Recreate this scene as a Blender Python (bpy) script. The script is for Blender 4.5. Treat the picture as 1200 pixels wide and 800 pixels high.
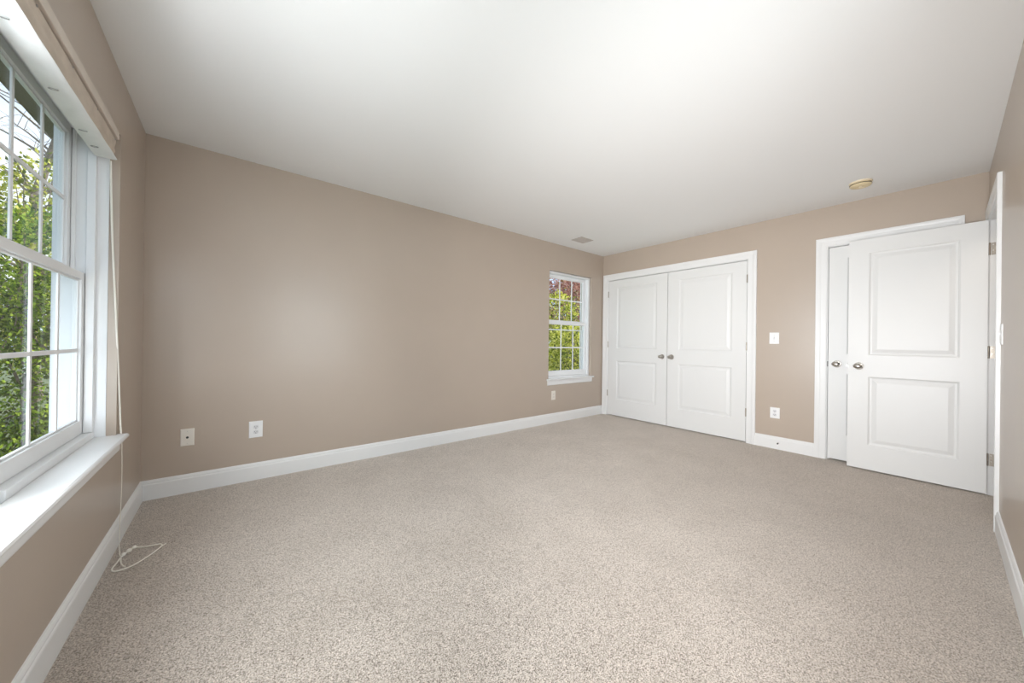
import bpy, bmesh, math, random
from mathutils import Vector, Matrix

for o in list(bpy.data.objects):
    bpy.data.objects.remove(o)
SC = bpy.context.scene
COL = SC.collection
PI = math.pi

# ---------------------------------------------------------------- room size (metres)
L, W, H = 4.967, 3.525, 2.44          # length along x, width along -y, ceiling height
T = 0.20                              # wall thickness

# ---------------------------------------------------------------- camera
CAM_POS = Vector((0.4643, -3.3162, 1.0857))
YAW, PITCH, ROLL = 0.8969318, 0.0024420, 0.0135040
F = Vector((math.cos(YAW) * math.cos(PITCH), math.sin(YAW) * math.cos(PITCH), math.sin(PITCH)))
R0 = Vector((math.sin(YAW), -math.cos(YAW), 0))
U0 = R0.cross(F)
R1 = math.cos(ROLL) * R0 + math.sin(ROLL) * U0
U1 = -math.sin(ROLL) * R0 + math.cos(ROLL) * U0
cam = bpy.data.cameras.new('camera')
cam.sensor_width = 36
cam.lens = 406.774 * 36 / 1200
cam.shift_x = (600 - 596.85) / 1200
cam.clip_start = 0.02
cam_o = bpy.data.objects.new('camera', cam)
COL.objects.link(cam_o)
M4 = Matrix((R1, U1, -F)).transposed().to_4x4()
M4.translation = CAM_POS
cam_o.matrix_world = M4
SC.camera = cam_o

# ---------------------------------------------------------------- exposure, sky, sun, added lamps
SC.view_settings.view_transform = 'Standard'
SC.view_settings.look = 'None'
SC.view_settings.gamma = 1.0
SC.view_settings.use_curve_mapping = False
SC.view_settings.exposure = 0.08

SKY = 1.5
SUN = 7.0
DAY_FILL_LEFT = 74
DAY_FILL_SIDE = 41
FAR_FILL = 37
HALL_FILL = 5

world = bpy.data.worlds.new('sky')
SC.world = world
world.use_nodes = True
nt = world.node_tree
nt.nodes.clear()
wo = nt.nodes.new('ShaderNodeOutputWorld')
bg = nt.nodes.new('ShaderNodeBackground')
tc = nt.nodes.new('ShaderNodeTexCoord')
nz = nt.nodes.new('ShaderNodeTexNoise')
nz.inputs['Scale'].default_value = 3.0
nz.inputs['Detail'].default_value = 6
rp = nt.nodes.new('ShaderNodeValToRGB')
rp.color_ramp.elements[0].position = 0.42
rp.color_ramp.elements[0].color = (0.46, 0.65, 0.93, 1)
rp.color_ramp.elements[1].position = 0.62
rp.color_ramp.elements[1].color = (0.92, 0.95, 1.0, 1)
nt.links.new(tc.outputs['Generated'], nz.inputs['Vector'])
nt.links.new(nz.outputs['Fac'], rp.inputs['Fac'])
nt.links.new(rp.outputs['Color'], bg.inputs['Color'])
bg.inputs['Strength'].default_value = SKY
nt.links.new(bg.outputs['Background'], wo.inputs['Surface'])


def sun(energy, direction, angle):
    d = bpy.data.lights.new('sun', 'SUN')
    d.energy = energy
    d.angle = math.radians(angle)
    d.color = (1.0, 0.95, 0.86)
    o = bpy.data.objects.new('sun', d)
    COL.objects.link(o)
    o.rotation_euler = Vector(direction).to_track_quat('-Z', 'Y').to_euler()
    o.location = (2, -2, 8)


def area(name, loc, direction, sx, sy, power, color=(1, 1, 1), spread=180):
    d = bpy.data.lights.new(name, 'AREA')
    d.shape = 'RECTANGLE'
    d.size, d.size_y = sx, sy
    d.energy = power
    d.color = color
    d.spread = math.radians(spread)
    o = bpy.data.objects.new(name, d)
    COL.objects.link(o)
    o.rotation_euler = Vector(direction).to_track_quat('-Z', 'Y').to_euler()
    o.location = loc


sun(SUN, (-0.72, 0.0, -0.69), 1)
# added area lamp outside the twin window, boosting its daylight
area('daylight_fill_twin', (-0.30, -2.01, 1.22), (1, 0, -0.3), 0.95, 1.25, DAY_FILL_LEFT, (0.91, 0.955, 1.0))
# added daylight lamp outside the unseen second twin window in the right wall
area('daylight_fill_side', (1.52, -W - 0.38, 1.36), (0, 1, -0.12), 1.30, 1.55, DAY_FILL_SIDE, (0.91, 0.955, 1.0))
# added unseen fill lamp behind the camera, brightening the far end of the room
area('far_end_fill', (0.28, -3.36, 0.80), (1, 0.36, 0.13), 0.6, 0.6, FAR_FILL, (0.985, 0.985, 1.0), 86)
area('hall_fill', (4.3, -4.15, 2.3), (0, 0, -1), 0.4, 0.4, HALL_FILL, (1.0, 0.9, 0.78))  # added lamp in the unseen hall, sending light through the doorway


# ---------------------------------------------------------------- materials
def new_mat(name):
    m = bpy.data.materials.new(name)
    m.use_nodes = True
    b = m.node_tree.nodes['Principled BSDF']
    return m, m.node_tree, b


def plain(name, col, rough=0.5, metal=0.0, spec=0.5, noise=0.0, nscale=20, bump=0.0, bscale=300):
    m, t, b = new_mat(name)
    b.inputs['Base Color'].default_value = (*col, 1)
    b.inputs['Roughness'].default_value = rough
    b.inputs['Metallic'].default_value = metal
    b.inputs['Specular IOR Level'].default_value = spec
    tcn = t.nodes.new('ShaderNodeTexCoord')
    if noise:
        n = t.nodes.new('ShaderNodeTexNoise')
        n.inputs['Scale'].default_value = nscale
        n.inputs['Detail'].default_value = 4
        r = t.nodes.new('ShaderNodeValToRGB')
        r.color_ramp.elements[0].position = 0.3
        r.color_ramp.elements[1].position = 0.7
        r.color_ramp.elements[0].color = (*[c * (1 - noise) for c in col], 1)
        r.color_ramp.elements[1].color = (*[min(1, c * (1 + noise)) for c in col], 1)
        t.links.new(tcn.outputs['Object'], n.inputs['Vector'])
        t.links.new(n.outputs['Fac'], r.inputs['Fac'])
        t.links.new(r.outputs['Color'], b.inputs['Base Color'])
    if bump:
        n2 = t.nodes.new('ShaderNodeTexNoise')
        n2.inputs['Scale'].default_value = bscale
        n2.inputs['Detail'].default_value = 2
        bp = t.nodes.new('ShaderNodeBump')
        bp.inputs['Strength'].default_value = bump
        bp.inputs['Distance'].default_value = 0.002
        t.links.new(tcn.outputs['Object'], n2.inputs['Vector'])
        t.links.new(n2.outputs['Fac'], bp.inputs['Height'])
        t.links.new(bp.outputs['Normal'], b.inputs['Normal'])
    return m


M_WALL = plain('taupe_wall_paint', (0.475, 0.395, 0.325), 0.30, spec=0.6, noise=0.015, nscale=3, bump=0.12, bscale=220)
M_CEIL = plain('white_ceiling_paint', (0.86, 0.855, 0.845), 0.9, spec=0.1, bump=0.08, bscale=200)
M_TRIM = plain('white_semigloss_trim', (0.81, 0.81, 0.805), 0.32, spec=0.4, bump=0.02, bscale=60)
M_DOOR = plain('white_door_paint', (0.765, 0.765, 0.755), 0.38, spec=0.4, bump=0.03, bscale=80)
M_VINYL = plain('white_vinyl', (0.84, 0.85, 0.86), 0.35, spec=0.4, bump=0.01, bscale=50)
M_NICKEL = plain('satin_nickel', (0.52, 0.49, 0.45), 0.28, metal=1.0, noise=0.06, nscale=60)
M_HINGE = plain('hinge_steel', (0.40, 0.36, 0.31), 0.4, metal=1.0, noise=0.1, nscale=80)
M_DARK = plain('dark_slot', (0.02, 0.02, 0.02), 0.6)
M_SCREW = plain('screw_metal', (0.62, 0.60, 0.56), 0.35, metal=1.0)
M_PLATE = plain('white_plastic_plate', (0.86, 0.86, 0.86), 0.35)
M_ALMOND = plain('light_almond_plastic', (0.78, 0.73, 0.66), 0.4)
M_GREYPLATE = plain('plate_insert', (0.72, 0.72, 0.73), 0.4)
M_YELLOWED = plain('yellowed_plastic', (0.72, 0.60, 0.38), 0.5, noise=0.05, nscale=15)
M_CREAM = plain('cream_plastic', (0.80, 0.70, 0.54), 0.5, noise=0.04, nscale=15)
M_VENT = plain('painted_register', (0.50, 0.45, 0.41), 0.5)
M_SHADE = plain('beige_shade_fabric', (0.58, 0.50, 0.42), 0.85, spec=0.1, noise=0.10, nscale=9, bump=0.25, bscale=500)
M_BAND = plain('beige_shade_band', (0.66, 0.59, 0.52), 0.8, spec=0.1, noise=0.04, nscale=9, bump=0.25, bscale=500)
M_LINING = plain('white_shade_lining', (0.84, 0.85, 0.84), 0.8, spec=0.1, noise=0.03, nscale=14, bump=0.2, bscale=300)
M_CORD = plain('off_white_cord', (0.88, 0.84, 0.76), 0.8, spec=0.1, bump=0.3, bscale=900)
M_RING = plain('grey_ring', (0.35, 0.34, 0.33), 0.5)
M_SOFFIT = plain('brown_soffit', (0.23, 0.19, 0.15), 0.7, noise=0.08, nscale=6)
M_SIDING = plain('pale_siding', (0.72, 0.72, 0.70), 0.6, noise=0.03, nscale=3)
M_BARK = plain('grey_brown_bark', (0.20, 0.16, 0.12), 0.9, noise=0.35, nscale=25, bump=0.6, bscale=60)
M_GROUND = plain('lawn_ground', (0.10, 0.13, 0.06), 0.95, noise=0.4, nscale=8, bump=0.5, bscale=60)


def carpet():
    m, t, b = new_mat('beige_frieze_carpet')
    b.inputs['Roughness'].default_value = 0.95
    b.inputs['Specular IOR Level'].default_value = 0.05
    tcn = t.nodes.new('ShaderNodeTexCoord')
    mp = t.nodes.new('ShaderNodeMapping')
    t.links.new(tcn.outputs['Object'], mp.inputs['Vector'])
    n1 = t.nodes.new('ShaderNodeTexNoise')
    n1.inputs['Scale'].default_value = 230
    n1.inputs['Detail'].default_value = 3
    n1.inputs['Roughness'].default_value = 0.75
    n1.inputs['Distortion'].default_value = 0.5
    t.links.new(mp.outputs['Vector'], n1.inputs['Vector'])
    r1 = t.nodes.new('ShaderNodeValToRGB')
    e = r1.color_ramp.elements
    e[0].position = 0.385
    e[0].color = (0.18, 0.137, 0.11, 1)
    e[1].position = 0.64
    e[1].color = (0.63, 0.56, 0.49, 1)
    k = r1.color_ramp.elements.new(0.47)
    k.color = (0.435, 0.38, 0.335, 1)
    t.links.new(n1.outputs['Fac'], r1.inputs['Fac'])
    b.inputs['Sheen Weight'].default_value = 0.75
    b.inputs['Sheen Roughness'].default_value = 0.45
    b.inputs['Sheen Tint'].default_value = (1.0, 0.92, 0.83, 1)
    # single tufts, each a little lighter or darker
    vo = t.nodes.new('ShaderNodeTexVoronoi')
    vo.inputs['Scale'].default_value = 300
    t.links.new(mp.outputs['Vector'], vo.inputs['Vector'])
    rv = t.nodes.new('ShaderNodeValToRGB')
    rv.color_ramp.elements[0].position = 0.05
    rv.color_ramp.elements[0].color = (0.33, 0.30, 0.27, 1)
    rv.color_ramp.elements[1].position = 0.85
    rv.color_ramp.elements[1].color = (1.25, 1.25, 1.25, 1)
    rv.color_ramp.elements.new(0.3).color = (0.84, 0.83, 0.82, 1)
    sp = t.nodes.new('ShaderNodeSeparateColor')
    t.links.new(vo.outputs['Color'], sp.inputs['Color'])
    t.links.new(sp.outputs['Red'], rv.inputs['Fac'])
    mv = t.nodes.new('ShaderNodeMix')
    mv.data_type = 'RGBA'
    mv.blend_type = 'MULTIPLY'
    mv.inputs['Factor'].default_value = 1.0
    t.links.new(r1.outputs['Color'], mv.inputs[6])
    t.links.new(rv.outputs['Color'], mv.inputs[7])
    # broad pile direction / wear patches
    n2 = t.nodes.new('ShaderNodeTexNoise')
    n2.inputs['Scale'].default_value = 2.6
    n2.inputs['Detail'].default_value = 5
    n2.inputs['Roughness'].default_value = 0.6
    t.links.new(mp.outputs['Vector'], n2.inputs['Vector'])
    r2 = t.nodes.new('ShaderNodeValToRGB')
    r2.color_ramp.elements[0].position = 0.35
    r2.color_ramp.elements[0].color = (0.92, 0.91, 0.90, 1)
    r2.color_ramp.elements[1].position = 0.65
    r2.color_ramp.elements[1].color = (1.07, 1.07, 1.07, 1)
    t.links.new(n2.outputs['Fac'], r2.inputs['Fac'])
    mx = t.nodes.new('ShaderNodeMix')
    mx.data_type = 'RGBA'
    mx.blend_type = 'MULTIPLY'
    mx.inputs['Factor'].default_value = 1.0
    t.links.new(mv.outputs[2], mx.inputs[6])
    t.links.new(r2.outputs['Color'], mx.inputs[7])
    t.links.new(mx.outputs[2], b.inputs['Base Color'])
    bp = t.nodes.new('ShaderNodeBump')
    bp.inputs['Strength'].default_value = 0.5
    bp.inputs['Distance'].default_value = 0.006
    t.links.new(n1.outputs['Fac'], bp.inputs['Height'])
    t.links.new(bp.outputs['Normal'], b.inputs['Normal'])
    return m


M_CARPET = carpet()


def glass():
    m = bpy.data.materials.new('window_glass')
    m.use_nodes = True
    t = m.node_tree
    t.nodes.clear()
    out = t.nodes.new('ShaderNodeOutputMaterial')
    tr = t.nodes.new('ShaderNodeBsdfTransparent')
    tr.inputs['Color'].default_value = (0.97, 0.985, 0.98, 1)
    gl = t.nodes.new('ShaderNodeBsdfGlossy')
    gl.inputs['Roughness'].default_value = 0.02
    fw = t.nodes.new('ShaderNodeLayerWeight')
    fw.inputs['Blend'].default_value = 0.5
    pw = t.nodes.new('ShaderNodeMath')
    pw.operation = 'POWER'
    pw.inputs[1].default_value = 5
    t.links.new(fw.outputs['Facing'], pw.inputs[0])
    lw = t.nodes.new('ShaderNodeMath')
    lw.operation = 'MULTIPLY_ADD'
    lw.inputs[1].default_value = 0.35
    lw.inputs[2].default_value = 0.02
    t.links.new(pw.outputs[0], lw.inputs[0])
    mx = t.nodes.new('ShaderNodeMixShader')
    t.links.new(lw.outputs[0], mx.inputs['Fac'])
    t.links.new(tr.outputs['BSDF'], mx.inputs[1])
    t.links.new(gl.outputs['BSDF'], mx.inputs[2])
    t.links.new(mx.outputs['Shader'], out.inputs['Surface'])
    return m


M_GLASS = glass()


def leaf_mat(name, cols):
    m = bpy.data.materials.new(name)
    m.use_nodes = True
    t = m.node_tree
    t.nodes.clear()
    out = t.nodes.new('ShaderNodeOutputMaterial')
    g = t.nodes.new('ShaderNodeNewGeometry')
    r = t.nodes.new('ShaderNodeValToRGB')
    r.color_ramp.elements[0].color = (*cols[0], 1)
    r.color_ramp.elements[1].color = (*cols[-1], 1)
    for i, c in enumerate(cols[1:-1]):
        r.color_ramp.elements.new((i + 1) / (len(cols) - 1)).color = (*c, 1)
    t.links.new(g.outputs['Random Per Island'], r.inputs['Fac'])
    d = t.nodes.new('ShaderNodeBsdfDiffuse')
    s = t.nodes.new('ShaderNodeBsdfTranslucent')
    mx = t.nodes.new('ShaderNodeMixShader')
    mx.inputs['Fac'].default_value = 0.35
    t.links.new(r.outputs['Color'], d.inputs['Color'])
    t.links.new(r.outputs['Color'], s.inputs['Color'])
    t.links.new(d.outputs['BSDF'], mx.inputs[1])
    t.links.new(s.outputs['BSDF'], mx.inputs[2])
    t.links.new(mx.outputs['Shader'], out.inputs['Surface'])
    return m


M_LEAF_HEDGE = leaf_mat('hedge_leaves', [(0.03, 0.07, 0.01), (0.14, 0.24, 0.03), (0.42, 0.54, 0.06)])
M_LEAF_YELLOW = leaf_mat('yellow_green_leaves', [(0.06, 0.09, 0.01), (0.24, 0.30, 0.03), (0.62, 0.60, 0.09), (0.85, 0.80, 0.26)])
M_LEAF_RED = leaf_mat('dusky_red_leaves', [(0.20, 0.08, 0.07), (0.52, 0.26, 0.22), (0.80, 0.52, 0.44)])


# ---------------------------------------------------------------- mesh helpers
def tag(o, label=None, cat=None, group=None, kind=None):
    if label: o['label'] = label
    if cat: o['category'] = cat
    if group: o['group'] = group
    if kind: o['kind'] = kind
    return o


def empty(name, loc=(0, 0, 0), label=None, cat=None, group=None, kind=None, parent=None):
    o = bpy.data.objects.new(name, None)
    o.empty_display_size = 0.1
    COL.objects.link(o)
    o.location = loc
    if parent: o.parent = parent
    return tag(o, label, cat, group, kind)


class MB:
    """collects shapes (in world coordinates) and links them as ONE mesh object"""

    def __init__(self, xf=None):
        self.bm = bmesh.new()
        self.xf = xf

    def _p(self, v):
        v = Vector(v)
        return self.xf @ v if self.xf is not None else v

    def box(self, x0, x1, y0, y1, z0, z1):
        c = [(x, y, z) for x in (x0, x1) for y in (y0, y1) for z in (z0, z1)]
        v = [self.bm.verts.new(self._p(p)) for p in c]
        for f in ((0, 1, 3, 2), (4, 6, 7, 5), (0, 4, 5, 1), (2, 3, 7, 6), (0, 2, 6, 4), (1, 5, 7, 3)):
            self.bm.faces.new([v[i] for i in f])
        return self

    def prism(self, ring_a, ring_b, caps=True):
        a = [self.bm.verts.new(self._p(p)) for p in ring_a]
        b = [self.bm.verts.new(self._p(p)) for p in ring_b]
        n = len(a)
        for i in range(n):
            self.bm.faces.new((a[i], a[(i + 1) % n], b[(i + 1) % n], b[i]))
        if caps:
            self.bm.faces.new(a[::-1])
            self.bm.faces.new(b)
        return self

    def loft(self, rings, cap=True, closed=False):
        vs = [[self.bm.verts.new(self._p(p)) for p in r] for r in rings]
        n = len(vs[0])
        seq = list(zip(vs[:-1], vs[1:]))
        if closed: seq.append((vs[-1], vs[0]))
        for a, b in seq:
            for i in range(n):
                self.bm.faces.new((a[i], a[(i + 1) % n], b[(i + 1) % n], b[i]))
        if cap and not closed:
            self.bm.faces.new(vs[0][::-1])
            self.bm.faces.new(vs[-1])
        return self

    def lathe(self, prof, origin, axis, n=32, sx=1.0, sy=1.0):
        """prof: (radius, height) pairs along axis"""
        ax = Vector(axis).normalized()
        up = Vector((0, 0, 1)) if abs(ax.z) < 0.9 else Vector((1, 0, 0))
        u = up.cross(ax).normalized()
        w = ax.cross(u)
        rings = []
        for r, h in prof:
            r = max(r, 1e-4)
            rings.append([Vector(origin) + ax * h + (u * math.cos(2 * PI * i / n) * sx + w * math.sin(2 * PI * i / n) * sy) * r for i in range(n)])
        return self.loft(rings)

    def tube(self, pts, r, n=8, taper=None):
        pts = [Vector(p) for p in pts]
        rings = []
        prev = None
        for i, p in enumerate(pts):
            d = (pts[min(i + 1, len(pts) - 1)] - pts[max(i - 1, 0)]).normalized()
            if prev is None:
                u = d.orthogonal().normalized()
            else:
                u = (prev - d * prev.dot(d)).normalized()
            prev = u
            w = d.cross(u)
            rr = r if taper is None else r + (taper - r) * i / max(1, len(pts) - 1)
            rings.append([p + (u * math.cos(2 * PI * k / n) + w * math.sin(2 * PI * k / n)) * rr for k in range(n)])
        return self.loft(rings)

    def build(self, name, mat, parent=None, bevel=0, smooth=False, origin=None, angle=40, kind=None, label=None):
        bmesh.ops.recalc_face_normals(self.bm, faces=self.bm.faces)
        if origin is None:
            origin = parent.matrix_world.translation.copy() if parent is not None else Vector((0, 0, 0))
        o_off = Vector(origin)
        par_w = Vector((0, 0, 0))
        q = parent
        while q is not None:
            par_w += q.location
            q = q.parent
        base = par_w if parent is not None else o_off
        bmesh.ops.translate(self.bm, verts=self.bm.verts, vec=-base)
        me = bpy.data.meshes.new(name)
        self.bm.to_mesh(me)
        self.bm.free()
        me.materials.append(mat)
        if smooth:
            for p in me.polygons: p.use_smooth = True
            try:
                me.set_sharp_from_angle(angle=math.radians(angle))
            except Exception:
                pass
        o = bpy.data.objects.new(name, me)
        COL.objects.link(o)
        if parent is not None:
            o.parent = parent
        else:
            o.location = base
        if bevel:
            b = o.modifiers.new('edge', 'BEVEL')
            b.width = bevel
            b.segments = 2
            b.limit_method = 'ANGLE'
            b.angle_limit = math.radians(35)
        if kind: o['kind'] = kind
        if label: o['label'] = label
        return o


def walled(name, axis, c0, c1, a0, a1, z0, z1, holes, mat, label):
    """a wall slab between c0 and c1 across `axis`, spanning a0..a1 along, with rectangular openings"""
    m = MB()

    def bx(p0, p1, q0, q1):
        if p1 - p0 < 1e-5 or q1 - q0 < 1e-5: return
        if axis == 'x':
            m.box(c0, c1, p0, p1, q0, q1)
        else:
            m.box(p0, p1, c0, c1, q0, q1)
    cur = a0
    for (h0, h1, g0, g1) in sorted(holes):
        bx(cur, h0, z0, z1)
        bx(h0, h1, z0, g0)
        bx(h0, h1, g1, z1)
        cur = h1
    bx(cur, a1, z0, z1)
    bmesh.ops.remove_doubles(m.bm, verts=m.bm.verts, dist=1e-5)
    o = m.build(name, mat)
    return tag(o, label, 'wall', kind='structure')


# ================================================================ THE SETTING
# openings
WU0, WU1 = -2.46, -0.64                 # twin window recess, y range on the left wall
WB, WT = 0.578, 2.130
SU0, SU1, SB, ST = 3.79, 4.685, 0.60, 2.07     # small window recess, x range on the back wall
CL0, CL1, DT = -1.938, -0.104, 2.045    # closet opening on the far wall (y range, top)
D30, D31 = -3.322, -2.614               # single closed door on the far wall
RU0, RU1 = 0.92, 2.12                  # second twin window, x range on the right wall, out of the picture
D40, D41 = 4.10, 4.87                   # doorway on the right wall (x range)

fl = MB().box(-T, L + T, -W - T, T, -0.06, 0).box(3.3, L + T, -4.7, -W - T, -0.06, 0).build('floor', M_CARPET)
tag(fl, 'speckled beige frieze carpet covering the whole room', 'floor', kind='structure')
ce = MB().box(-T, L + T, -W - T, T, H, H + 0.06).box(3.3, L + T, -4.7, -W - T, H, H + 0.06).build('ceiling', M_CEIL)
tag(ce, 'plain white painted ceiling over the whole room', 'ceiling', kind='structure')
walled('wall_left', 'x', -T, 0, -W - T, T, 0, H, [(WU0, WU1, WB - 0.022, WT)], M_WALL, 'taupe painted wall holding the large twin window')
walled('wall_back', 'y', 0, T, 0, L, 0, H, [(SU0, SU1, SB - 0.022, ST)], M_WALL, 'long taupe wall with the small window near its far end')
walled('wall_far', 'x', L, L + 0.12, -4.7, T, 0, H, [(CL0 - 0.018, CL1 + 0.018, 0, DT + 0.018), (D30 - 0.018, D31 + 0.018, 0, DT + 0.018)], M_WALL, 'taupe wall with the closet double doors and a single door')
walled('wall_right', 'y', -W - T, -W, 0, L, 0, H, [(RU0, RU1, SB - 0.022, ST), (D40 - 0.018, D41 + 0.018, 0, DT + 0.018)], M_WALL, 'taupe wall with the open doorway, seen edge-on')
m = MB()
m.box(L + 0.14, L + 0.2, -4.7, T, 0, H)
tag(m.build('wall_closet', M_WALL), 'closet back wall hidden behind the white doors', 'wall', kind='structure')
m = MB()
m.box(3.2, L, -4.7, -4.6, 0, H)
m.box(3.2, 3.3, -4.6, -W - T, 0, H)
tag(m.build('wall_hall', M_WALL), 'hall wall beyond the open doorway', 'wall', kind='structure')

# baseboards: flat board with a moulded cap
BB = [(0, 0), (0.014, 0), (0.014, 0.098), (0.0125, 0.104), (0.0095, 0.108), (0.0105, 0.114), (0.0075, 0.123), (0.004, 0.129), (0, 0.131)]


def base_run(m, axis, sgn, c, a0, a1, mit0=0, mit1=0):
    """axis 'x': the wall plane is x=c and the board runs in y; sgn points into the room"""
    def pt(a, d, z, mit):
        a = a + mit * d
        return (c + sgn * d, a, z) if axis == 'x' else (a, c + sgn * d, z)
    m.prism([pt(a0, d, z, mit0) for d, z in BB], [pt(a1, d, z, mit1) for d, z in BB])


m = MB(); base_run(m, 'x', 1, 0, -W, 0, 1, -1)
tag(m.build('baseboard_left', M_TRIM), 'white baseboard under the large twin window', 'baseboard', kind='structure')
m = MB(); base_run(m, 'y', -1, 0, 0, L, 1, -1)
tag(m.build('baseboard_back', M_TRIM), 'long white baseboard below the small window', 'baseboard', kind='structure')
m = MB(); base_run(m, 'x', -1, L, -2.53, -2.023)
tag(m.build('baseboard_far', M_TRIM), 'short white baseboard between the closet and the single door', 'baseboard', kind='structure')
m = MB(); base_run(m, 'y', 1, -W, 0, 4.018, 1, 0)
tag(m.build('baseboard_right', M_TRIM), 'white baseboard beside the open doorway, below the edge-on switch', 'baseboard', kind='structure')

# door casings: colonial profile (distance from the opening, thickness), mitred at the top
CP = [(0, 0), (0, 0.009), (0.004, 0.012), (0.010, 0.011), (0.046, 0.0125), (0.052, 0.0155), (0.058, 0.0165), (0.064, 0.018), (0.082, 0.018), (0.085, 0.0155), (0.085, 0)]


def casing(m, put, a0, a1, top):
    """put(a, z, d) -> world; frame around an opening a0..a1 up to top"""
    rv = 0.006
    a0 -= rv; a1 += rv; top += rv
    r0 = [put(a0 - w, 0, d) for w, d in CP]
    r1 = [put(a0 - w, top + w, d) for w, d in CP]
    r2 = [put(a1 + w, top + w, d) for w, d in CP]
    r3 = [put(a1 + w, 0, d) for w, d in CP]
    m.loft([r0, r1, r2, r3])


def jamb(m, put, a0, a1, top, depth, th=0.018):
    def b(p0, p1, q0, q1, d0, d1):
        x = [put(p, q, d) for p in (p0, p1) for q in (q0, q1) for d in (d0, d1)]
        m.box(min(v[0] for v in x), max(v[0] for v in x), min(v[1] for v in x), max(v[1] for v in x), min(v[2] for v in x), max(v[2] for v in x))
    b(a0 - th, a0, 0, top + th, 0, -depth)
    b(a1, a1 + th, 0, top + th, 0, -depth)
    b(a0, a1, top, top + th, 0, -depth)
    # stop strip behind the leaf
    b(a0, a0 + 0.011, 0, top, -0.04, -0.075)
    b(a1 - 0.011, a1, 0, top, -0.04, -0.075)
    b(a0 + 0.011, a1 - 0.011, top - 0.011, top, -0.04, -0.075)


far = lambda a, z, d: (L - d, a, z)
rgt = lambda a, z, d: (a, -W + d, z)
for name, put, a0, a1, lab, loc in (
        ('trim_1', far, CL0, CL1, 'white moulded casing around the closet double doors', (L, (CL0 + CL1) / 2, 0)),
        ('trim_2', far, D30, D31, 'white moulded casing around the closed single door', (L, (D30 + D31) / 2, 0)),
        ('trim_3', rgt, D40, D41, 'white moulded casing around the open doorway, seen edge-on', ((D40 + D41) / 2, -W, 0))):
    e = empty(name, loc, lab, 'door trim', kind='structure')
    m = MB(); casing(m, put, a0, a1, DT); m.build('casing', M_TRIM, e)
    m = MB(); jamb(m, put, a0, a1, DT, T if put is rgt else 0.12); m.build('jamb', M_TRIM, e)


# ---------------------------------------------------------------- panel doors
def leaf_bm(m, w, h, t, panels, put):
    """a two-panel moulded leaf; local: a along the width, z up, d depth (0 = front face, -t = back face)"""
    prof = [(0, 0), (0.006, -0.003), (0.012, -0.0085), (0.024, -0.0095), (0.030, -0.0085), (0.052, -0.0035), (0.056, -0.003)]
    xs = sorted({0, w} | {p[0] for p in panels} | {p[1] for p in panels})
    zs = sorted({0, h} | {p[2] for p in panels} | {p[3] for p in panels})

    def inside(xa, xb, za, zb):
        return any(xa >= p[0] - 1e-6 and xb <= p[1] + 1e-6 and za >= p[2] - 1e-6 and zb <= p[3] + 1e-6 for p in panels)
    bm = m.bm
    for side in (0, 1):
        dd = (lambda d: d) if side == 0 else (lambda d: -t - d)
        for i in range(len(xs) - 1):
            for j in range(len(zs) - 1):
                if inside(xs[i], xs[i + 1], zs[j], zs[j + 1]): continue
                bm.faces.new([bm.verts.new(put(a, z, dd(0))) for a, z in ((xs[i], zs[j]), (xs[i + 1], zs[j]), (xs[i + 1], zs[j + 1]), (xs[i], zs[j + 1]))])
        for (x0, x1, z0, z1) in panels:
            rings = []
            for o, d in prof:
                rings.append([bm.verts.new(put(a, z, dd(d))) for a, z in ((x0 + o, z0 + o), (x1 - o, z0 + o), (x1 - o, z1 - o), (x0 + o, z1 - o))])
            for ra, rb in zip(rings[:-1], rings[1:]):
                for k in range(4):
                    bm.faces.new((ra[k], ra[(k + 1) % 4], rb[(k + 1) % 4], rb[k]))
            bm.faces.new(rings[-1])
    # edges of the slab
    for i in range(len(xs) - 1):
        for z in (0, h):
            bm.faces.new([bm.verts.new(put(a, z, d)) for a, d in ((xs[i], 0), (xs[i + 1], 0), (xs[i + 1], -t), (xs[i], -t))])
    for j in range(len(zs) - 1):
        for a in (0, w):
            bm.faces.new([bm.verts.new(put(a, z, d)) for z, d in ((zs[j], 0), (zs[j + 1], 0), (zs[j + 1], -t), (zs[j], -t))])
    bmesh.ops.remove_doubles(bm, verts=bm.verts, dist=1e-5)


def knob(parent, at, out, horizontal=False):
    """egg-shaped satin knob on a round rose; `out` points out of the door face"""
    r = MB().lathe([(0.0, 0.0), (0.032, 0.0), (0.0325, 0.003), (0.030, 0.007), (0.022, 0.009), (0.0, 0.009)], at, out)
    k = MB().lathe([(0.0, 0.006), (0.011, 0.006), (0.0105, 0.020), (0.012, 0.026), (0.020, 0.033), (0.0255, 0.043), (0.0265, 0.052), (0.0235, 0.061), (0.016, 0.067), (0.007, 0.0695), (0.0, 0.070)], at, out, sx=1.18, sy=0.86)
    ko = k.build('knob', M_NICKEL, parent, smooth=True)
    r.build('rose', M_NICKEL, ko, smooth=True)


def far_hinge(parent, y, z, out=0.0):
    m = MB()
    m.lathe([(0, -0.047), (0.0035, -0.046), (0.0062, -0.044), (0.0062, 0.044), (0.0035, 0.046), (0, 0.047)], (L - 0.005, y, z), (0, 0, 1), n=12)
    m.box(L - 0.002, L + 0.03, y - 0.0012, y + 0.0012, z - 0.044, z + 0.044)
    m.build('hinge', M_HINGE, parent, smooth=True)


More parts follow.
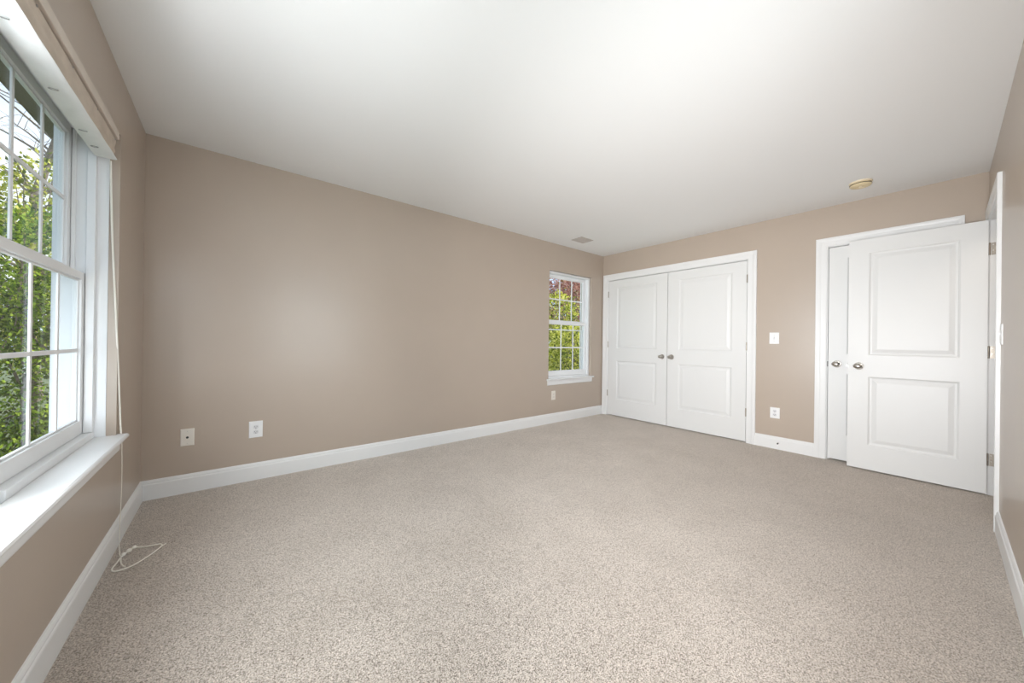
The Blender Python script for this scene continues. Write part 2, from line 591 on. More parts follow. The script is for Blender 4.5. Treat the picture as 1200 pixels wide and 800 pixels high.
def far_door(name, y0, y1, knob_y, hinge_y, z0, label, cat):
    w, h, t = y1 - y0, DT - 0.007 - z0, 0.035
    e = empty(name, (L, (y0 + y1) / 2, 0), label, cat, kind='structure')
    put = lambda a, z, d: (L + 0.001 - d, y0 + a, z0 + z)
    s = 0.145 if w > 0.8 else 0.128
    pans = [(s, w - s, 0.252 - z0, 0.833 - z0), (s, w - s, 1.017 - z0, 1.928 - z0)]
    m = MB()
    leaf_bm(m, w, h, t, pans, put)
    m.build('door_leaf', M_DOOR, e)
    knob(e, (L + 0.001, knob_y, 0.922), (-1, 0, 0))
    if hinge_y is not None:
        for z in (0.338, 1.077, 1.835): far_hinge(e, hinge_y, z)
    return e


MEET = -1.0285
far_door('door_1', MEET + 0.0035, CL1 - 0.004, MEET + 0.068, CL1 - 0.001, 0.013, 'white two-panel closet door leaf next to the small window', 'door')
far_door('door_2', CL0 + 0.004, MEET - 0.0035, MEET - 0.06, CL0 + 0.001, 0.013, 'white two-panel closet door leaf next to the taupe wall strip', 'door')
far_door('door_3', D30 + 0.003, D31 - 0.0045, D31 - 0.066, None, 0.018, 'closed white door mostly hidden behind the open door', 'door')
d3 = bpy.data.objects['door_3']
m = MB().box(L - 0.003, L + 0.02, D31 - 0.0032, D31 + 0.001, 0.895, 0.945)
m.build('latch', M_DARK, d3)

# the open door, swung back from the right wall until it nearly meets the far wall
e = empty('door_4', (4.855, -3.145, 0), 'white two-panel door standing wide open against the far wall', 'door', kind='structure')
ox0, oy0, oy1, oz0 = 4.838, -3.518, -2.772, 0.012
put = lambda a, z, d: (ox0 - d, oy0 + a, oz0 + z)
w = oy1 - oy0
m = MB()
leaf_bm(m, w, DT - 0.004 - oz0, 0.035, [(0.124, w - 0.128, 0.225 - oz0, 0.828 - oz0), (0.124, w - 0.128, 1.013 - oz0, 1.922 - oz0)], put)
m.build('door_leaf', M_DOOR, e)
knob(e, (ox0, -2.842, 0.917), (-1, 0, 0))
m = MB().box(ox0 + 0.006, ox0 + 0.029, oy1 - 0.001, oy1 + 0.0015, 0.888, 0.946)
m.box(ox0 + 0.010, ox0 + 0.024, oy1 + 0.001, oy1 + 0.011, 0.907, 0.927)
m.build('latch', M_NICKEL, e, bevel=0.0005)
for z in (0.262, 1.06, 1.83):
    m = MB()
    m.box(D41 - 0.0022, D41 + 0.001, -3.565, -3.531, z - 0.045, z + 0.045)
    m.lathe([(0, -0.047), (0.006, -0.045), (0.006, 0.045), (0, 0.047)], (D41 - 0.001, -3.5235, z), (0, 0, 1), n=12)
    ho = m.build('hinge', M_HINGE, e, smooth=True)
    s = MB()
    for k, (dy, dz) in enumerate(((-0.009, 0.030), (-0.024, 0.012), (-0.009, -0.012), (-0.024, -0.032))):
        s.lathe([(0, 0), (0.0042, 0), (0.0035, 0.001), (0, 0.0012)], (D41 - 0.0022, -3.531 + dy, z + dz), (-1, 0, 0), n=10)
    s.build('screws', M_SCREW, ho)


# ---------------------------------------------------------------- windows
def xf_left():      # local (u, w, v) -> world: u along y, w outwards (-x), v up
    return Matrix(((0, -1, 0), (1, 0, 0), (0, 0, 1)))


def xf_back():
    return Matrix.Identity(3)


def ring(m, u0, u1, v0, v1, wd, w0, w1, left=True, right=True, top=True, bot=True):
    """a rectangular frame of member width wd"""
    if left: m.box(u0, u0 + wd, w0, w1, v0, v1)
    if right: m.box(u1 - wd, u1, w0, w1, v0, v1)
    if top: m.box(u0 + wd, u1 - wd, w0, w1, v1 - wd, v1)
    if bot: m.box(u0 + wd, u1 - wd, w0, w1, v0, v0 + wd)


def sash(root, name, xf, u0, u1, v0, v1, gv0, gv1, w0, w1, st=0.042):
    m = MB(xf)
    m.box(u0, u0 + st, w0, w1, v0, v1)
    m.box(u1 - st, u1, w0, w1, v0, v1)
    m.box(u0 + st, u1 - st, w0, w1, v0, gv0)
    m.box(u0 + st, u1 - st, w0, w1, gv1, v1)
    # glazing bead
    g0, g1 = u0 + st, u1 - st
    wm = (w0 + w1) / 2
    b = 0.008
    m.box(g0, g0 + b, wm - 0.006, wm + 0.006, gv0, gv1)
    m.box(g1 - b, g1, wm - 0.006, wm + 0.006, gv0, gv1)
    m.box(g0 + b, g1 - b, wm - 0.006, wm + 0.006, gv0, gv0 + b)
    m.box(g0 + b, g1 - b, wm - 0.006, wm + 0.006, gv1 - b, gv1)
    s = m.build(name, M_VINYL, root, bevel=0.0025)
    p = MB(xf)
    p.box(g0, g1, wm - 0.001, wm + 0.001, gv0, gv1)
    p.build('pane', M_GLASS, s)
    q = MB(xf)
    for k in (1, 2):
        u = g0 + (g1 - g0) * k / 3
        q.box(u - 0.009, u + 0.009, wm - 0.008, wm - 0.0015, gv0 + b, gv1 - b)
    vm = (gv0 + gv1) / 2
    for k in range(3):
        q.box(g0 + (g1 - g0) * k / 3 + 0.009, g0 + (g1 - g0) * (k + 1) / 3 - 0.009, wm - 0.008, wm - 0.0015, vm - 0.009, vm + 0.009)
    q.build('grille', M_VINYL, s, bevel=0.0015)
    return s


def window(name, xf, u0, u1, vb, vt, label, wl, du, top, lo, up, jl=True, jr=True, screen=False):
    """wl: depth of the lower sash face; top: head of the unit; lo / up: (glass bottom, glass top) of the two sashes"""
    c = xf @ Vector(((u0 + u1) / 2, 0.11, vb))
    r = empty(name, c, label, 'window', kind='structure')
    wf = wl - 0.032                      # face of the vinyl unit
    wo = wl + du + 0.05                  # its outer side
    wfl, wfr = (wf if jl else wl - 0.003), (wf if jr else wl - 0.003)   # mulled sides sit back, flush with the sash
    if jl or jr:                         # white jamb liner between the painted return and the vinyl unit
        m = MB(xf)
        if jl: m.box(u0, u0 + 0.005, 0.036, wf, vb, vt)
        if jr: m.box(u1 - 0.005, u1, 0.036, wf, vb, vt)
        m.box(u0 + 0.005, u1 - 0.005, 0.036, wf, vt - 0.005, vt)
        m.build('jamb_liner', M_VINYL, r)
    m = MB(xf)
    fw = 0.024
    sv = lo[0] - 0.066                   # underside of the lower sash
    m.box(u0, u0 + fw, wfl, wo, vb - 0.02, vt)
    m.box(u1 - fw, u1, wfr, wo, vb - 0.02, vt)
    m.box(u0 + fw, u1 - fw, wf, wo, top, vt)
    m.box(u0 + fw, u1 - fw, wf, wl + 0.034, vb - 0.02, sv - 0.001)
    m.box(u0 + fw, u1 - fw, wl + 0.034, wo, vb - 0.02, sv - 0.012)
    for ua, ub in ((u0 + fw, u0 + fw + 0.010), (u1 - fw - 0.010, u1 - fw)):    # parting beads of the two tracks
        if (jl if ua < (u0 + u1) / 2 else jr): m.box(ua, ub, wf, wl - 0.002, sv, top)
        m.box(ua, ub, wl + 0.0325, wl + du - 0.0015, lo[1] + 0.04, top)
        m.box(ua, ub, wl + du + 0.034, wo, sv, top)
    m.build('frame', M_VINYL, r, bevel=0.002)
    m = MB(xf)                           # brick mould outside
    ring(m, u0 - 0.05, u1 + 0.05, vb - 0.05, vt + 0.05, 0.05, T - 0.002, T + 0.018)
    m.build('exterior_trim', M_VINYL, r)
    a, b = u0 + fw + 0.002, u1 - fw - 0.002
    sash(r, 'lower_sash', xf, a, b, sv, lo[1] + 0.036, lo[0], lo[1], wl, wl + 0.031)
    sash(r, 'upper_sash', xf, a, b, up[0] - 0.040, top - 0.001, up[0], up[1], wl + du, wl + du + 0.031)
    if screen:
        m = MB(xf)
        ring(m, a + 0.01, b - 0.01, sv, 1.285, 0.018, wl + du + 0.034, wl + du + 0.044)
        m.build('screen_frame', M_VINYL, r)
    return r


UM = (WU0 + WU1) / 2
window('window_1', xf_left(), UM + 0.012, WU1, WB, WT, 'half of the large twin window nearest the room corner, three-over-three grid', 0.107, 0.048, 2.098, (0.676, 1.362), (1.424, 2.056), jl=False)
window('window_2', xf_left(), WU0, UM - 0.012, WB, WT, 'other half of the large twin window, beside the camera end of the wall', 0.107, 0.048, 2.098, (0.676, 1.362), (1.424, 2.056), jr=False)
m = MB(xf_left())
m.box(UM - 0.0115, UM + 0.0115, 0.104, 0.205, WB - 0.02, WT)
tag(m.build('trim_4', M_VINYL), 'white mullion joining the two halves of the large window', 'window trim', kind='structure')


def sill(xf, u0, u1, vb, back, over):
    """stool with a rounded nose plus an apron below it"""
    m = MB(xf)
    prof = [(back, vb), (-0.036, vb), (-0.042, vb - 0.004), (-0.045, vb - 0.011), (-0.042, vb - 0.018), (-0.036, vb - 0.022), (back, vb - 0.022)]
    # board inside the recess, then the nosing with its horns
    m.box(u0 + 0.001, u1 - 0.001, -0.0001, back, vb - 0.0215, vb)
    nose = [(w_, v_) if w_ < 0 else (-0.0001, v_) for w_, v_ in prof]
    m.prism([(u0 - over, w_, v_) for w_, v_ in nose], [(u1 + over, w_, v_) for w_, v_ in nose])
    a = MB(xf)
    ap = [(0, vb - 0.0225), (-0.013, vb - 0.0225), (-0.013, vb - 0.075), (-0.010, vb - 0.083), (-0.006, vb - 0.087), (0, vb - 0.087)]
    a.prism([(u0 - over + 0.012, w_, v_) for w_, v_ in ap], [(u1 + over - 0.012, w_, v_) for w_, v_ in ap])
    return m, a


e = empty('trim_5', (0, UM, WB), 'deep white sill board below the large twin window', 'window sill', kind='structure')
m, a = sill(xf_left(), WU0, WU1, WB, 0.074, 0.018)
m.build('sill_board', M_TRIM, e); a.build('apron', M_TRIM, e)

r = window('window_3', xf_back(), SU0, SU1, SB, ST, 'small double-hung window beside the closet corner', 0.066, 0.036, 2.045, (0.692, 1.352), (1.402, 2.004), screen=True)
m, a = sill(xf_back(), SU0, SU1, SB, 0.041, 0.03)
m.build('sill_board', M_TRIM, r); a.build('apron', M_TRIM, r)

UR = (RU0 + RU1) / 2
xf_right = Matrix(((1, 0, 0), (0, -1, 0), (0, 0, 1)))
xf_right_at = xf_right.to_4x4()
xf_right_at.translation = (0, -W, 0)
window('window_4', xf_right_at, RU0, UR - 0.012, SB, ST, 'window in the doorway wall, near half, beside the camera', 0.066, 0.036, 2.045, (0.692, 1.352), (1.402, 2.004), jr=False)
window('window_5', xf_right_at, UR + 0.012, RU1, SB, ST, 'window in the doorway wall, half nearer the doorway', 0.066, 0.036, 2.045, (0.692, 1.352), (1.402, 2.004), jl=False)
m = MB(xf_right_at)
m.box(UR - 0.0115, UR + 0.0115, 0.062, 0.15, SB - 0.02, ST)
tag(m.build('trim_6', M_VINYL), 'white mullion between the window halves in the doorway wall', 'window trim', kind='structure')
e = empty('trim_7', (UR, -W, SB), 'white sill board below the window in the doorway wall', 'window sill', kind='structure')
m, a = sill(xf_right_at, RU0, RU1, SB, 0.041, 0.03)
m.build('sill_board', M_TRIM, e); a.build('apron', M_TRIM, e)

# ---------------------------------------------------------------- roman shade drawn up inside the twin window
SH0, SH1 = WU0 + 0.012, WU1 - 0.052
e = empty('roman_shade', (-0.03, UM, 2.05), 'beige roman shade drawn up at the top of the large window', 'window shade')
m = MB()
m.box(-0.078, 0.004, SH0, SH1, 2.085, WT - 0.002)
m.build('headrail', M_BAND, e, bevel=0.003)
# stacked folds: a wavy front, swept along y
m = MB()
nseg = 44
rings = []
random.seed(4)
for i in range(nseg + 1):
    y = SH0 + 0.004 + (SH1 - SH0 - 0.010) * i / nseg
    wv = 0.0022 * math.sin(i * 1.7) + 0.0016 * math.sin(i * 0.63 + 1)
    endc = 0.010 if i == nseg else 0
    pr = []
    n = 16
    for k in range(n + 1):
        z = 2.079 - (2.079 - 1.990) * k / n
        x = -0.006 + 0.004 * math.sin(k * 0.72 + 0.4) * (k / n) + wv * (k / n) - endc * (k / n) * 0.6
        pr.append((x, y, z))
    pr += [(-0.072, y, 1.990), (-0.074, y, 2.079)]
    rings.append(pr)
m.loft(rings)
m.build('fabric', M_SHADE, e, smooth=True, angle=50)
m = MB()
rings = []
for i in range(nseg + 1):
    y = SH0 + (SH1 - SH0) * i / nseg
    dz = 0.0015 * math.sin(i * 1.1)
    rings.append([(-0.078, y, 1.9895), (-0.006, y, 1.9895), (-0.002, y, 1.9865 + dz), (-0.006, y, 1.983 + dz), (-0.040, y, 1.9815 + dz * 1.5), (-0.078, y, 1.983)])
m.loft(rings)
m.build('lining', M_LINING, e, smooth=True, angle=50)
for k, y in enumerate((-0.82, -0.98, -1.30, -1.66, -2.02, -2.36)):
    m = MB()
    pts = [(-0.052 + 0.012 * math.cos(t * PI / 5), y + 0.004 * math.sin(t * PI / 5) * (1 + k % 2), 1.9785 + 0.004 * math.sin(t * PI / 5)) for t in range(0, 11)]
    m.tube(pts, 0.0016, 6)
    m.build('cord_ring', M_RING, e, smooth=True)
# stitched line of pins below the rail
for k, y in enumerate((-0.73, -1.02, -1.32, -1.62, -1.92, -2.22)):
    m = MB().lathe([(0, 0), (0.004, 0), (0.004, 0.0015), (0, 0.002)], (-0.0035, y, 2.071), (1, 0, 0), n=8)
    m.build('fastener', M_RING, e)


def smooth_path(pts, n=6):
    P = [Vector(p) for p in pts]
    out = []
    for i in range(len(P) - 1):
        p0, p1, p2, p3 = P[max(i - 1, 0)], P[i], P[i + 1], P[min(i + 2, len(P) - 1)]
        for k in range(n):
            t = k / n
            out.append(0.5 * ((2 * p1) + (p2 - p0) * t + (2 * p0 - 5 * p1 + 4 * p2 - p3) * t * t + (3 * p1 - p0 - 3 * p2 + p3) * t ** 3))
    out.append(P[-1])
    return out


# the lift cord belongs to the shade and trails down to the carpet
e2 = empty('lift_cord', (0.045, -0.78, 0), 'thin off-white lift cord hanging from the shade into a loop on the carpet', 'cord')
m = MB()
m.tube(smooth_path([(-0.028, -0.672, 1.978), (-0.020, -0.662, 1.60), (0.000, -0.635, 1.0), (0.010, -0.612, 0.62), (0.013, -0.609, 0.57)]), 0.0040, 8)
m.tube(smooth_path([(0.013, -0.609, 0.575), (0.016, -0.609, 0.52), (0.024, -0.65, 0.30), (0.034, -0.74, 0.08), (0.042, -0.775, 0.008)]), 0.0017, 8)
m.build('hanging_run', M_CORD, e2, smooth=True, angle=80)
m = MB()
loop = [(0.042, -0.775, 0.006), (0.052, -0.80, 0.006), (0.060, -0.79, 0.010), (0.072, -0.76, 0.012), (0.085, -0.735, 0.010), (0.115, -0.745, 0.006), (0.150, -0.755, 0.006), (0.180, -0.762, 0.006), (0.192, -0.785, 0.006),
        (0.180, -0.82, 0.006), (0.150, -0.875, 0.006), (0.110, -0.925, 0.006), (0.075, -0.940, 0.006), (0.050, -0.935, 0.006), (0.040, -0.905, 0.006), (0.046, -0.850, 0.006), (0.050, -0.815, 0.008)]
m.tube(smooth_path(loop), 0.0034, 8)
m.tube(smooth_path([(0.052, -0.81, 0.006), (0.060, -0.86, 0.006), (0.075, -0.905, 0.006), (0.085, -0.925, 0.010)]), 0.003, 6)
m.tube(smooth_path([(0.186, -0.80, 0.006), (0.198, -0.79, 0.008), (0.205, -0.775, 0.006)]), 0.003, 6)
m.build('floor_loop', M_CORD, e2, smooth=True, angle=80)
m = MB()
for p, rr in (((0.058, -0.792, 0.012), 0.010), ((0.072, -0.765, 0.013), 0.011), ((0.086, -0.738, 0.012), 0.009)):
    m.lathe([(0, -rr), (rr * 0.7, -rr * 0.7), (rr, 0), (rr * 0.7, rr * 0.7), (0, rr)], p, (0.4, 0.8, 0.3), n=10)
m.build('knot', M_CORD, e2, smooth=True, angle=80)


# ---------------------------------------------------------------- wall plates
def plate(m, put, w, h, th=0.006):
    """bevelled cover plate; put(a, z, d)"""
    prof = [(0, 0), (0, th * 0.35), (0.002, th * 0.8), (0.006, th)]
    rings = []
    for o, d in prof:
        rings.append([put(a, z, d) for a, z in ((-w / 2 + o, -h / 2 + o), (w / 2 - o, -h / 2 + o), (w / 2 - o, h / 2 - o), (-w / 2 + o, h / 2 - o))])
    m.loft(rings)


def put_for(wall, c, z):
    if wall == 'back': return lambda a, zz, d: (c + a, -d, z + zz)
    if wall == 'far': return lambda a, zz, d: (L - d, c - a, z + zz)
    return lambda a, zz, d: (c - a, -W + d, z + zz)


def pbox(m, put, a0, a1, z0, z1, d0, d1):
    x = [put(a, z, d) for a in (a0, a1) for z in (z0, z1) for d in (d0, d1)]
    m.box(min(v[0] for v in x), max(v[0] for v in x), min(v[1] for v in x), max(v[1] for v in x), min(v[2] for v in x), max(v[2] for v in x))


def outdir(put):
    return Vector(put(0, 0, 1)) - Vector(put(0, 0, 0))


def outlet(wall, c, z, w, h, label, mat=M_PLATE):
    put = put_for(wall, c, z)
    e = empty('wall_outlet', put(0, 0, 0), label, 'outlet')
    m = MB(); plate(m, put, w, h); m.build('cover_plate', mat, e)
    for s in (1, -1):
        f = MB()
        o = outdir(put)
        ring_ = []
        for d in (0.0055, 0.0085):
            pts = []
            for k in range(20):
                t = 2 * PI * k / 20
                a_, z_ = 0.0172 * math.cos(t), 0.0172 * math.sin(t)
                z_ = max(-0.0135, min(0.0135, z_))
                pts.append(put(a_, s * 0.0195 + z_, d))
            ring_.append(pts)
        f.loft(ring_)
        fo = f.build('receptacle', M_GREYPLATE if mat is M_PLATE else mat, e)
        sl = MB()
        pbox(sl, put, -0.0075, -0.0052, s * 0.0195 - 0.002, s * 0.0195 + 0.007, 0.0083, 0.0088)
        pbox(sl, put, 0.0052, 0.0075, s * 0.0195 - 0.001, s * 0.0195 + 0.006, 0.0083, 0.0088)
        sl.lathe([(0, 0), (0.0028, 0), (0.0028, 0.0005), (0, 0.0005)], put(0, s * 0.0195 - 0.0075, 0.0083), o, n=10)
        sl.build('slots', M_DARK, fo)
    sc = MB().lathe([(0, 0), (0.003, 0), (0.0022, 0.001), (0, 0.0012)], put(0, 0, 0.006), outdir(put), n=10)
    sc.build('screw', M_SCREW, e)
    return e


def switch(wall, c, z, w, h, label):
    put = put_for(wall, c, z)
    e = empty('light_switch', put(0, 0, 0), label, 'light switch')
    m = MB(); plate(m, put, w, h); m.build('cover_plate', M_PLATE, e)
    m = MB()
    pbox(m, put, -0.006, 0.006, -0.0125, 0.0125, 0.0055, 0.0068)
    m.build('toggle_surround', M_GREYPLATE, e)
    m = MB()
    m.loft([[put(-0.004, -0.004, 0.006), put(0.004, -0.004, 0.006), put(0.004, 0.006, 0.006), put(-0.004, 0.006, 0.006)],
            [put(-0.0034, 0.006, 0.016), put(0.0034, 0.006, 0.016), put(0.0034, 0.012, 0.015), put(-0.0034, 0.012, 0.015)]])
    m.build('toggle', M_PLATE, e, bevel=0.0006)
    for s in (1, -1):
        MB().lathe([(0, 0), (0.003, 0), (0.0022, 0.001), (0, 0.0012)], put(0, s * 0.030, 0.006), outdir(put), n=10).build('screw', M_SCREW, e)
    return e


outlet('back', 0.616, 0.388, 0.086, 0.126, 'bright white duplex outlet on the long wall, right of the cable plate')
outlet('back', 3.892, 0.372, 0.076, 0.122, 'outlet directly below the small window sill', M_ALMOND)
outlet('far', -2.203, 0.377, 0.084, 0.114, 'white outlet low on the wall strip beside the closet')
switch('far', -2.190, 1.168, 0.084, 0.122, 'white toggle switch on the wall strip beside the closet')
switch('right', 3.925, 1.170, 0.076, 0.118, 'light switch seen edge-on beside the open doorway')

put = put_for('back', 0.227, 0.388)
e = empty('cable_plate', put(0, 0, 0), 'off-white cable jack plate on the long wall near the window corner', 'cable outlet')
m = MB(); plate(m, put, 0.073, 0.119); m.build('cover_plate', M_ALMOND, e)
MB().lathe([(0, 0), (0.0075, 0), (0.0075, 0.003), (0.005, 0.004), (0.005, 0.010), (0, 0.010)], put(0, 0, 0.006), (0, -1, 0), n=16).build('jack', M_DARK, e)
for s in (1, -1):
    MB().lathe([(0, 0), (0.003, 0), (0.0022, 0.001), (0, 0.0012)], put(0, s * 0.042, 0.006), (0, -1, 0), n=10).build('screw', M_SCREW, e)

# door stop on the short baseboard
e = empty('door_stop', (L - 0.014, -2.238, 0.064), 'tiny dark door stop on the short baseboard beside the closet', 'door stop')
MB().lathe([(0, 0), (0.009, 0), (0.009, 0.003), (0.004, 0.004), (0.004, 0.022), (0, 0.022)], (L - 0.014, -2.238, 0.066), (-1, 0, 0), n=14).build('base', M_NICKEL, e, smooth=True)
MB().lathe([(0, 0.021), (0.007, 0.021), (0.0075, 0.026), (0.006, 0.032), (0, 0.033)], (L - 0.014, -2.238, 0.066), (-1, 0, 0), n=14).build('rubber_tip', M_DARK, e, smooth=True)

# ---------------------------------------------------------------- ceiling fittings
e = empty('smoke_detector', (4.485, -2.880, H), 'yellowed round smoke detector on the ceiling', 'smoke detector')
MB().lathe([(0, 0), (0.070, 0), (0.071, 0.004), (0.069, 0.010), (0, 0.010)], (4.485, -2.880, H), (0, 0, -1), n=48).build('base', M_CREAM, e, smooth=True)
MB().lathe([(0, 0.010), (0.061, 0.010), (0.062, 0.014), (0.066, 0.0175), (0.066, 0.028), (0.060, 0.035), (0.046, 0.039), (0.030, 0.0395), (0.029, 0.037), (0, 0.037)], (4.485, -2.880, H), (0, 0, -1), n=48).build('cover', M_YELLOWED, e, smooth=True)
m = MB().lathe([(0.060, 0.0195), (0.0668, 0.0195), (0.0668, 0.0245), (0.060, 0.0245)], (4.485, -2.880, H), (0, 0, -1), n=48)
m.build('vent_slot', M_DARK, e)
m = MB().lathe([(0, 0.036), (0.012, 0.036), (0.012, 0.0405), (0.010, 0.0415), (0, 0.0415)], (4.485, -2.880, H), (0, 0, -1), n=20)
m.build('test_button', M_CREAM, e, smooth=True)

vx0, vx1, vy0, vy1 = 3.915, 4.150, -0.440, -0.262
e = empty('ceiling_vent', ((vx0 + vx1) / 2, (vy0 + vy1) / 2, H), 'louvred air vent on the ceiling near the closet corner', 'air vent')
m = MB()
for (a0, a1, b0, b1) in ((vx0, vx0 + 0.024, vy0, vy1), (vx1 - 0.024, vx1, vy0, vy1), (vx0 + 0.024, vx1 - 0.024, vy0, vy0 + 0.024), (vx0 + 0.024, vx1 - 0.024, vy1 - 0.024, vy1)):
    m.box(a0, a1, b0, b1, H - 0.007, H - 0.0002)
m.build('frame', M_VENT, e, bevel=0.002)
m = MB().box(vx0 + 0.022, vx1 - 0.022, vy0 + 0.022, vy1 - 0.022, H - 0.0012, H - 0.0004)
m.build('duct_opening', M_DARK, e)
m = MB()
ns = 9
for k in range(ns):
    y = vy0 + 0.030 + (vy1 - vy0 - 0.060) * k / (ns - 1)
    m.prism([(vx0 + 0.024, y - 0.005, H - 0.002), (vx0 + 0.024, y - 0.004, H - 0.002), (vx0 + 0.024, y + 0.005, H - 0.0075), (vx0 + 0.024, y + 0.004, H - 0.0082)],
            [(vx1 - 0.024, y - 0.005, H - 0.002), (vx1 - 0.024, y - 0.004, H - 0.002), (vx1 - 0.024, y + 0.005, H - 0.0075), (vx1 - 0.024, y + 0.004, H - 0.0082)])
m.build('louvres', M_VENT, e)

# ================================================================ OUTSIDE
GZ = -0.5
g = MB().box(-40, 40, 0.6, 60, GZ - 0.05, GZ)
g.box(-40, -0.4, -20, 0.6, GZ - 0.05, GZ)
g.box(-0.4, 40, -20, -5.0, GZ - 0.05, GZ)
tag(g.build('ground', M_GROUND), 'dark green lawn outside the windows', 'lawn', kind='structure')
m = MB()
m.box(-0.52, -T, -4.0, 0.50, 2.44, 2.50)
tag(m.build('roof_eave', M_SOFFIT), 'brown roof eave over the large window outside', 'roof', kind='structure')
m = MB()
m.box(-0.52, L + 0.3, -4.0, 0.50, 2.505, 2.60)
m.box(3.0, L + 0.3, -4.9, -4.0, 2.505, 2.60)
tag(m.build('roof_slab', M_SOFFIT), 'roof above the room, outside', 'roof', kind='structure')


def tree(name, loc, label, group, leaf, n, size, crown, seed, cat, trunk=0.05, height=None, branches=26, shell=0.55):
    """loc: base; crown: list of (offset, radii) ellipsoids filled with leaves"""
    rnd = random.Random(seed)
    base = Vector(loc)
    e = empty(name, loc, label, cat, group)
    m = MB()
    top = max((c[0][2] + c[1][2] * 0.5) for c in crown) if crown else height
    if height: top = height
    pts = [base + Vector((0, 0, -0.02))]
    for k in range(1, 7):
        pts.append(base + Vector((rnd.uniform(-.06, .06) * top * 0.5, rnd.uniform(-.06, .06) * top * 0.5, top * k / 6)))
    m.tube(pts, trunk, 8, trunk * 0.25)
    for b in range(branches):
        f = rnd.uniform(0.2, 0.95)
        i = min(5, int(f * 6))
        p0 = pts[i].lerp(pts[i + 1], f * 6 - i)
        if crown:
            c = rnd.choice(crown)
            v = Vector((rnd.gauss(0, 1), rnd.gauss(0, 1), rnd.gauss(0, 1))).normalized()
            p3 = base + Vector(c[0]) + Vector((v.x * c[1][0], v.y * c[1][1], v.z * c[1][2])) * rnd.uniform(0.6, 0.95)
        else:
            an = rnd.uniform(0, 2 * PI)
            ln = rnd.uniform(0.10, 0.24) * top * (1.1 - f * 0.6)
            p3 = p0 + Vector((math.cos(an) * ln, math.sin(an) * ln, ln * rnd.uniform(0.3, 1.0)))
        mid = p0.lerp(p3, 0.5) + Vector((rnd.uniform(-.1, .1), rnd.uniform(-.1, .1), rnd.uniform(0, .15)))
        r0 = trunk * 0.45 * (1.1 - f)
        m.tube(smooth_path([p0, mid, p3], 3), max(r0, 0.008), 5, 0.004)
        if not crown:
            for q in range(5):
                s = mid.lerp(p3, rnd.random())
                tw = s + Vector((rnd.uniform(-.5, .5), rnd.uniform(-.5, .5), rnd.uniform(-.05, .55)))
                m.tube([s, s.lerp(tw, .5) + Vector((0, 0, .05)), tw], 0.007, 4, 0.003)
    m.build('trunk', M_BARK, e, smooth=True, angle=80)
    if crown and n:
        vs, fs = [], []
        tot = sum(c[1][0] * c[1][1] * c[1][2] for c in crown)
        for c in crown:
            k = int(n * c[1][0] * c[1][1] * c[1][2] / tot)
            for _ in range(k):
                v = Vector((rnd.gauss(0, 1), rnd.gauss(0, 1), rnd.gauss(0, 1))).normalized()
                rr = shell + (1 - shell) * rnd.random() ** 0.7
                lump = 1 + 0.12 * math.sin(v.x * 7 + seed) * math.cos(v.z * 9 + v.y * 5)
                p = Vector(c[0]) + Vector((v.x * c[1][0], v.y * c[1][1], v.z * c[1][2])) * rr * lump
                if p.z < 0.02: continue
                d = (v + Vector((rnd.uniform(-1, 1), rnd.uniform(-1, 1), rnd.uniform(-1.2, 0.5))) * 0.9).normalized()
                s = d.cross(Vector((rnd.uniform(-1, 1), rnd.uniform(-1, 1), rnd.uniform(-1, 1)))).normalized()
                nn = d.cross(s)
                ln = size * rnd.uniform(0.7, 1.35)
                wd = ln * 0.30
                i = len(vs)
                vs += [p, p + d * ln * 0.45 + s * wd + nn * ln * 0.06, p + d * ln - nn * ln * 0.08, p + d * ln * 0.45 - s * wd + nn * ln * 0.06, ]
                fs += [(i, i + 1, i + 2), (i, i + 2, i + 3)]
        me = bpy.data.meshes.new('foliage')
        me.from_pydata([tuple(v) for v in vs], [], fs)
        me.materials.append(leaf)
        o = bpy.data.objects.new('foliage', me)
        COL.objects.link(o)
        o.parent = e
    return e


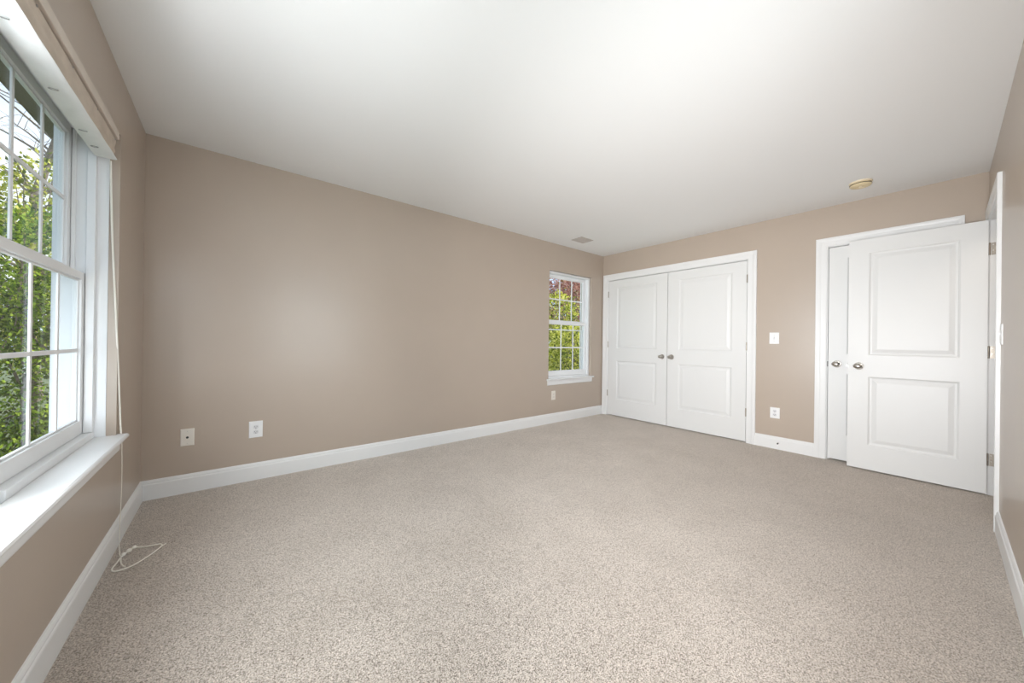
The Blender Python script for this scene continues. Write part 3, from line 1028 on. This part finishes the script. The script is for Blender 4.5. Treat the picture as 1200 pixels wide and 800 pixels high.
# beyond the twin window: evergreen shrubs, yellow-green trees over them, bare trees
GH = 'evergreen shrubs outside the large window'
for k, (x, y, h, rx) in enumerate(((-1.62, 4.1, 3.15, 0.80), (-3.55, 4.3, 2.7, 0.78), (0.35, 4.4, 2.6, 0.75))):
    tree('shrub', (x, y, GZ), 'dense green evergreen shrub outside the large window', GH, M_LEAF_HEDGE, 15000, 0.055,
         [((0, 0, h * 0.36), (rx, rx, h * 0.42)), ((0.05, -0.05, h * 0.70), (rx * 0.8, rx * 0.8, h * 0.34))], 10 + k, 'shrub', trunk=0.05)
GY = 'yellow-green trees outside the large window'
for k, (x, y, h, rx) in enumerate(((-2.35, 6.9, 4.9, 1.05), (-5.0, 7.2, 5.0, 1.15), (0.4, 7.4, 4.6, 1.05))):
    tree('tree', (x, y, GZ), 'yellow-green leafy tree behind the shrubs outside the large window', GY, M_LEAF_YELLOW, 6500, 0.085,
         [((0, 0, h * 0.52), (rx, rx, h * 0.34)), ((0.2, -0.1, h * 0.80), (rx * 0.7, rx * 0.7, h * 0.18))], 40 + k, 'tree', trunk=0.08)
GB = 'bare trees against the sky'
for k, (x, y, h) in enumerate(((-3.3, 10.6, 10.0), (-8.5, 14.0, 11.0), (-3.6, 17.5, 13.0))):
    tree('bare_tree', (x, y, GZ), 'tall bare-branched tree against the sky outside the large window', GB, None, 0, 0, [], 60 + k, 'tree', trunk=0.14, height=h, branches=60)
# beyond the small window
tree('shrub', (7.0, 2.35, GZ), 'yellow-leaved shrub low outside the small window', None, M_LEAF_YELLOW, 7000, 0.075,
     [((0, 0, 0.8), (0.95, 0.95, 0.8)), ((0.1, 0.1, 1.5), (0.6, 0.6, 0.6))], 71, 'shrub')
tree('shrub', (9.1, 4.6, GZ), 'taller yellow-green shrub behind the low yellow shrub outside the small window', None, M_LEAF_YELLOW, 8000, 0.085,
     [((0, 0, 1.2), (1.1, 1.1, 1.1)), ((-0.2, 0.2, 2.5), (0.75, 0.75, 0.8))], 72, 'shrub')
tree('tree', (11.4, 6.3, GZ), 'dusky red-leaved tree outside the small window', None, M_LEAF_RED, 6500, 0.10,
     [((0, 0, 3.0), (1.25, 1.25, 1.5)), ((-0.2, 0.3, 4.2), (0.9, 0.9, 0.9))], 73, 'tree', trunk=0.09)
tree('tree', (8.6, 7.3, GZ), 'pale yellow-green tree beside the red tree outside the small window', None, M_LEAF_YELLOW, 6000, 0.10,
     [((0, 0, 2.8), (1.1, 1.1, 1.5)), ((0.2, -0.1, 4.0), (0.8, 0.8, 0.9))], 74, 'tree', trunk=0.09)
tree('tree', (14.6, 8.6, GZ), 'far yellow-green tree behind the red tree outside the small window', None, M_LEAF_YELLOW, 6000, 0.13,
     [((0, 0, 2.6), (1.7, 1.7, 2.0)), ((0.2, -0.1, 4.6), (1.3, 1.3, 1.2))], 75, 'tree', trunk=0.12)
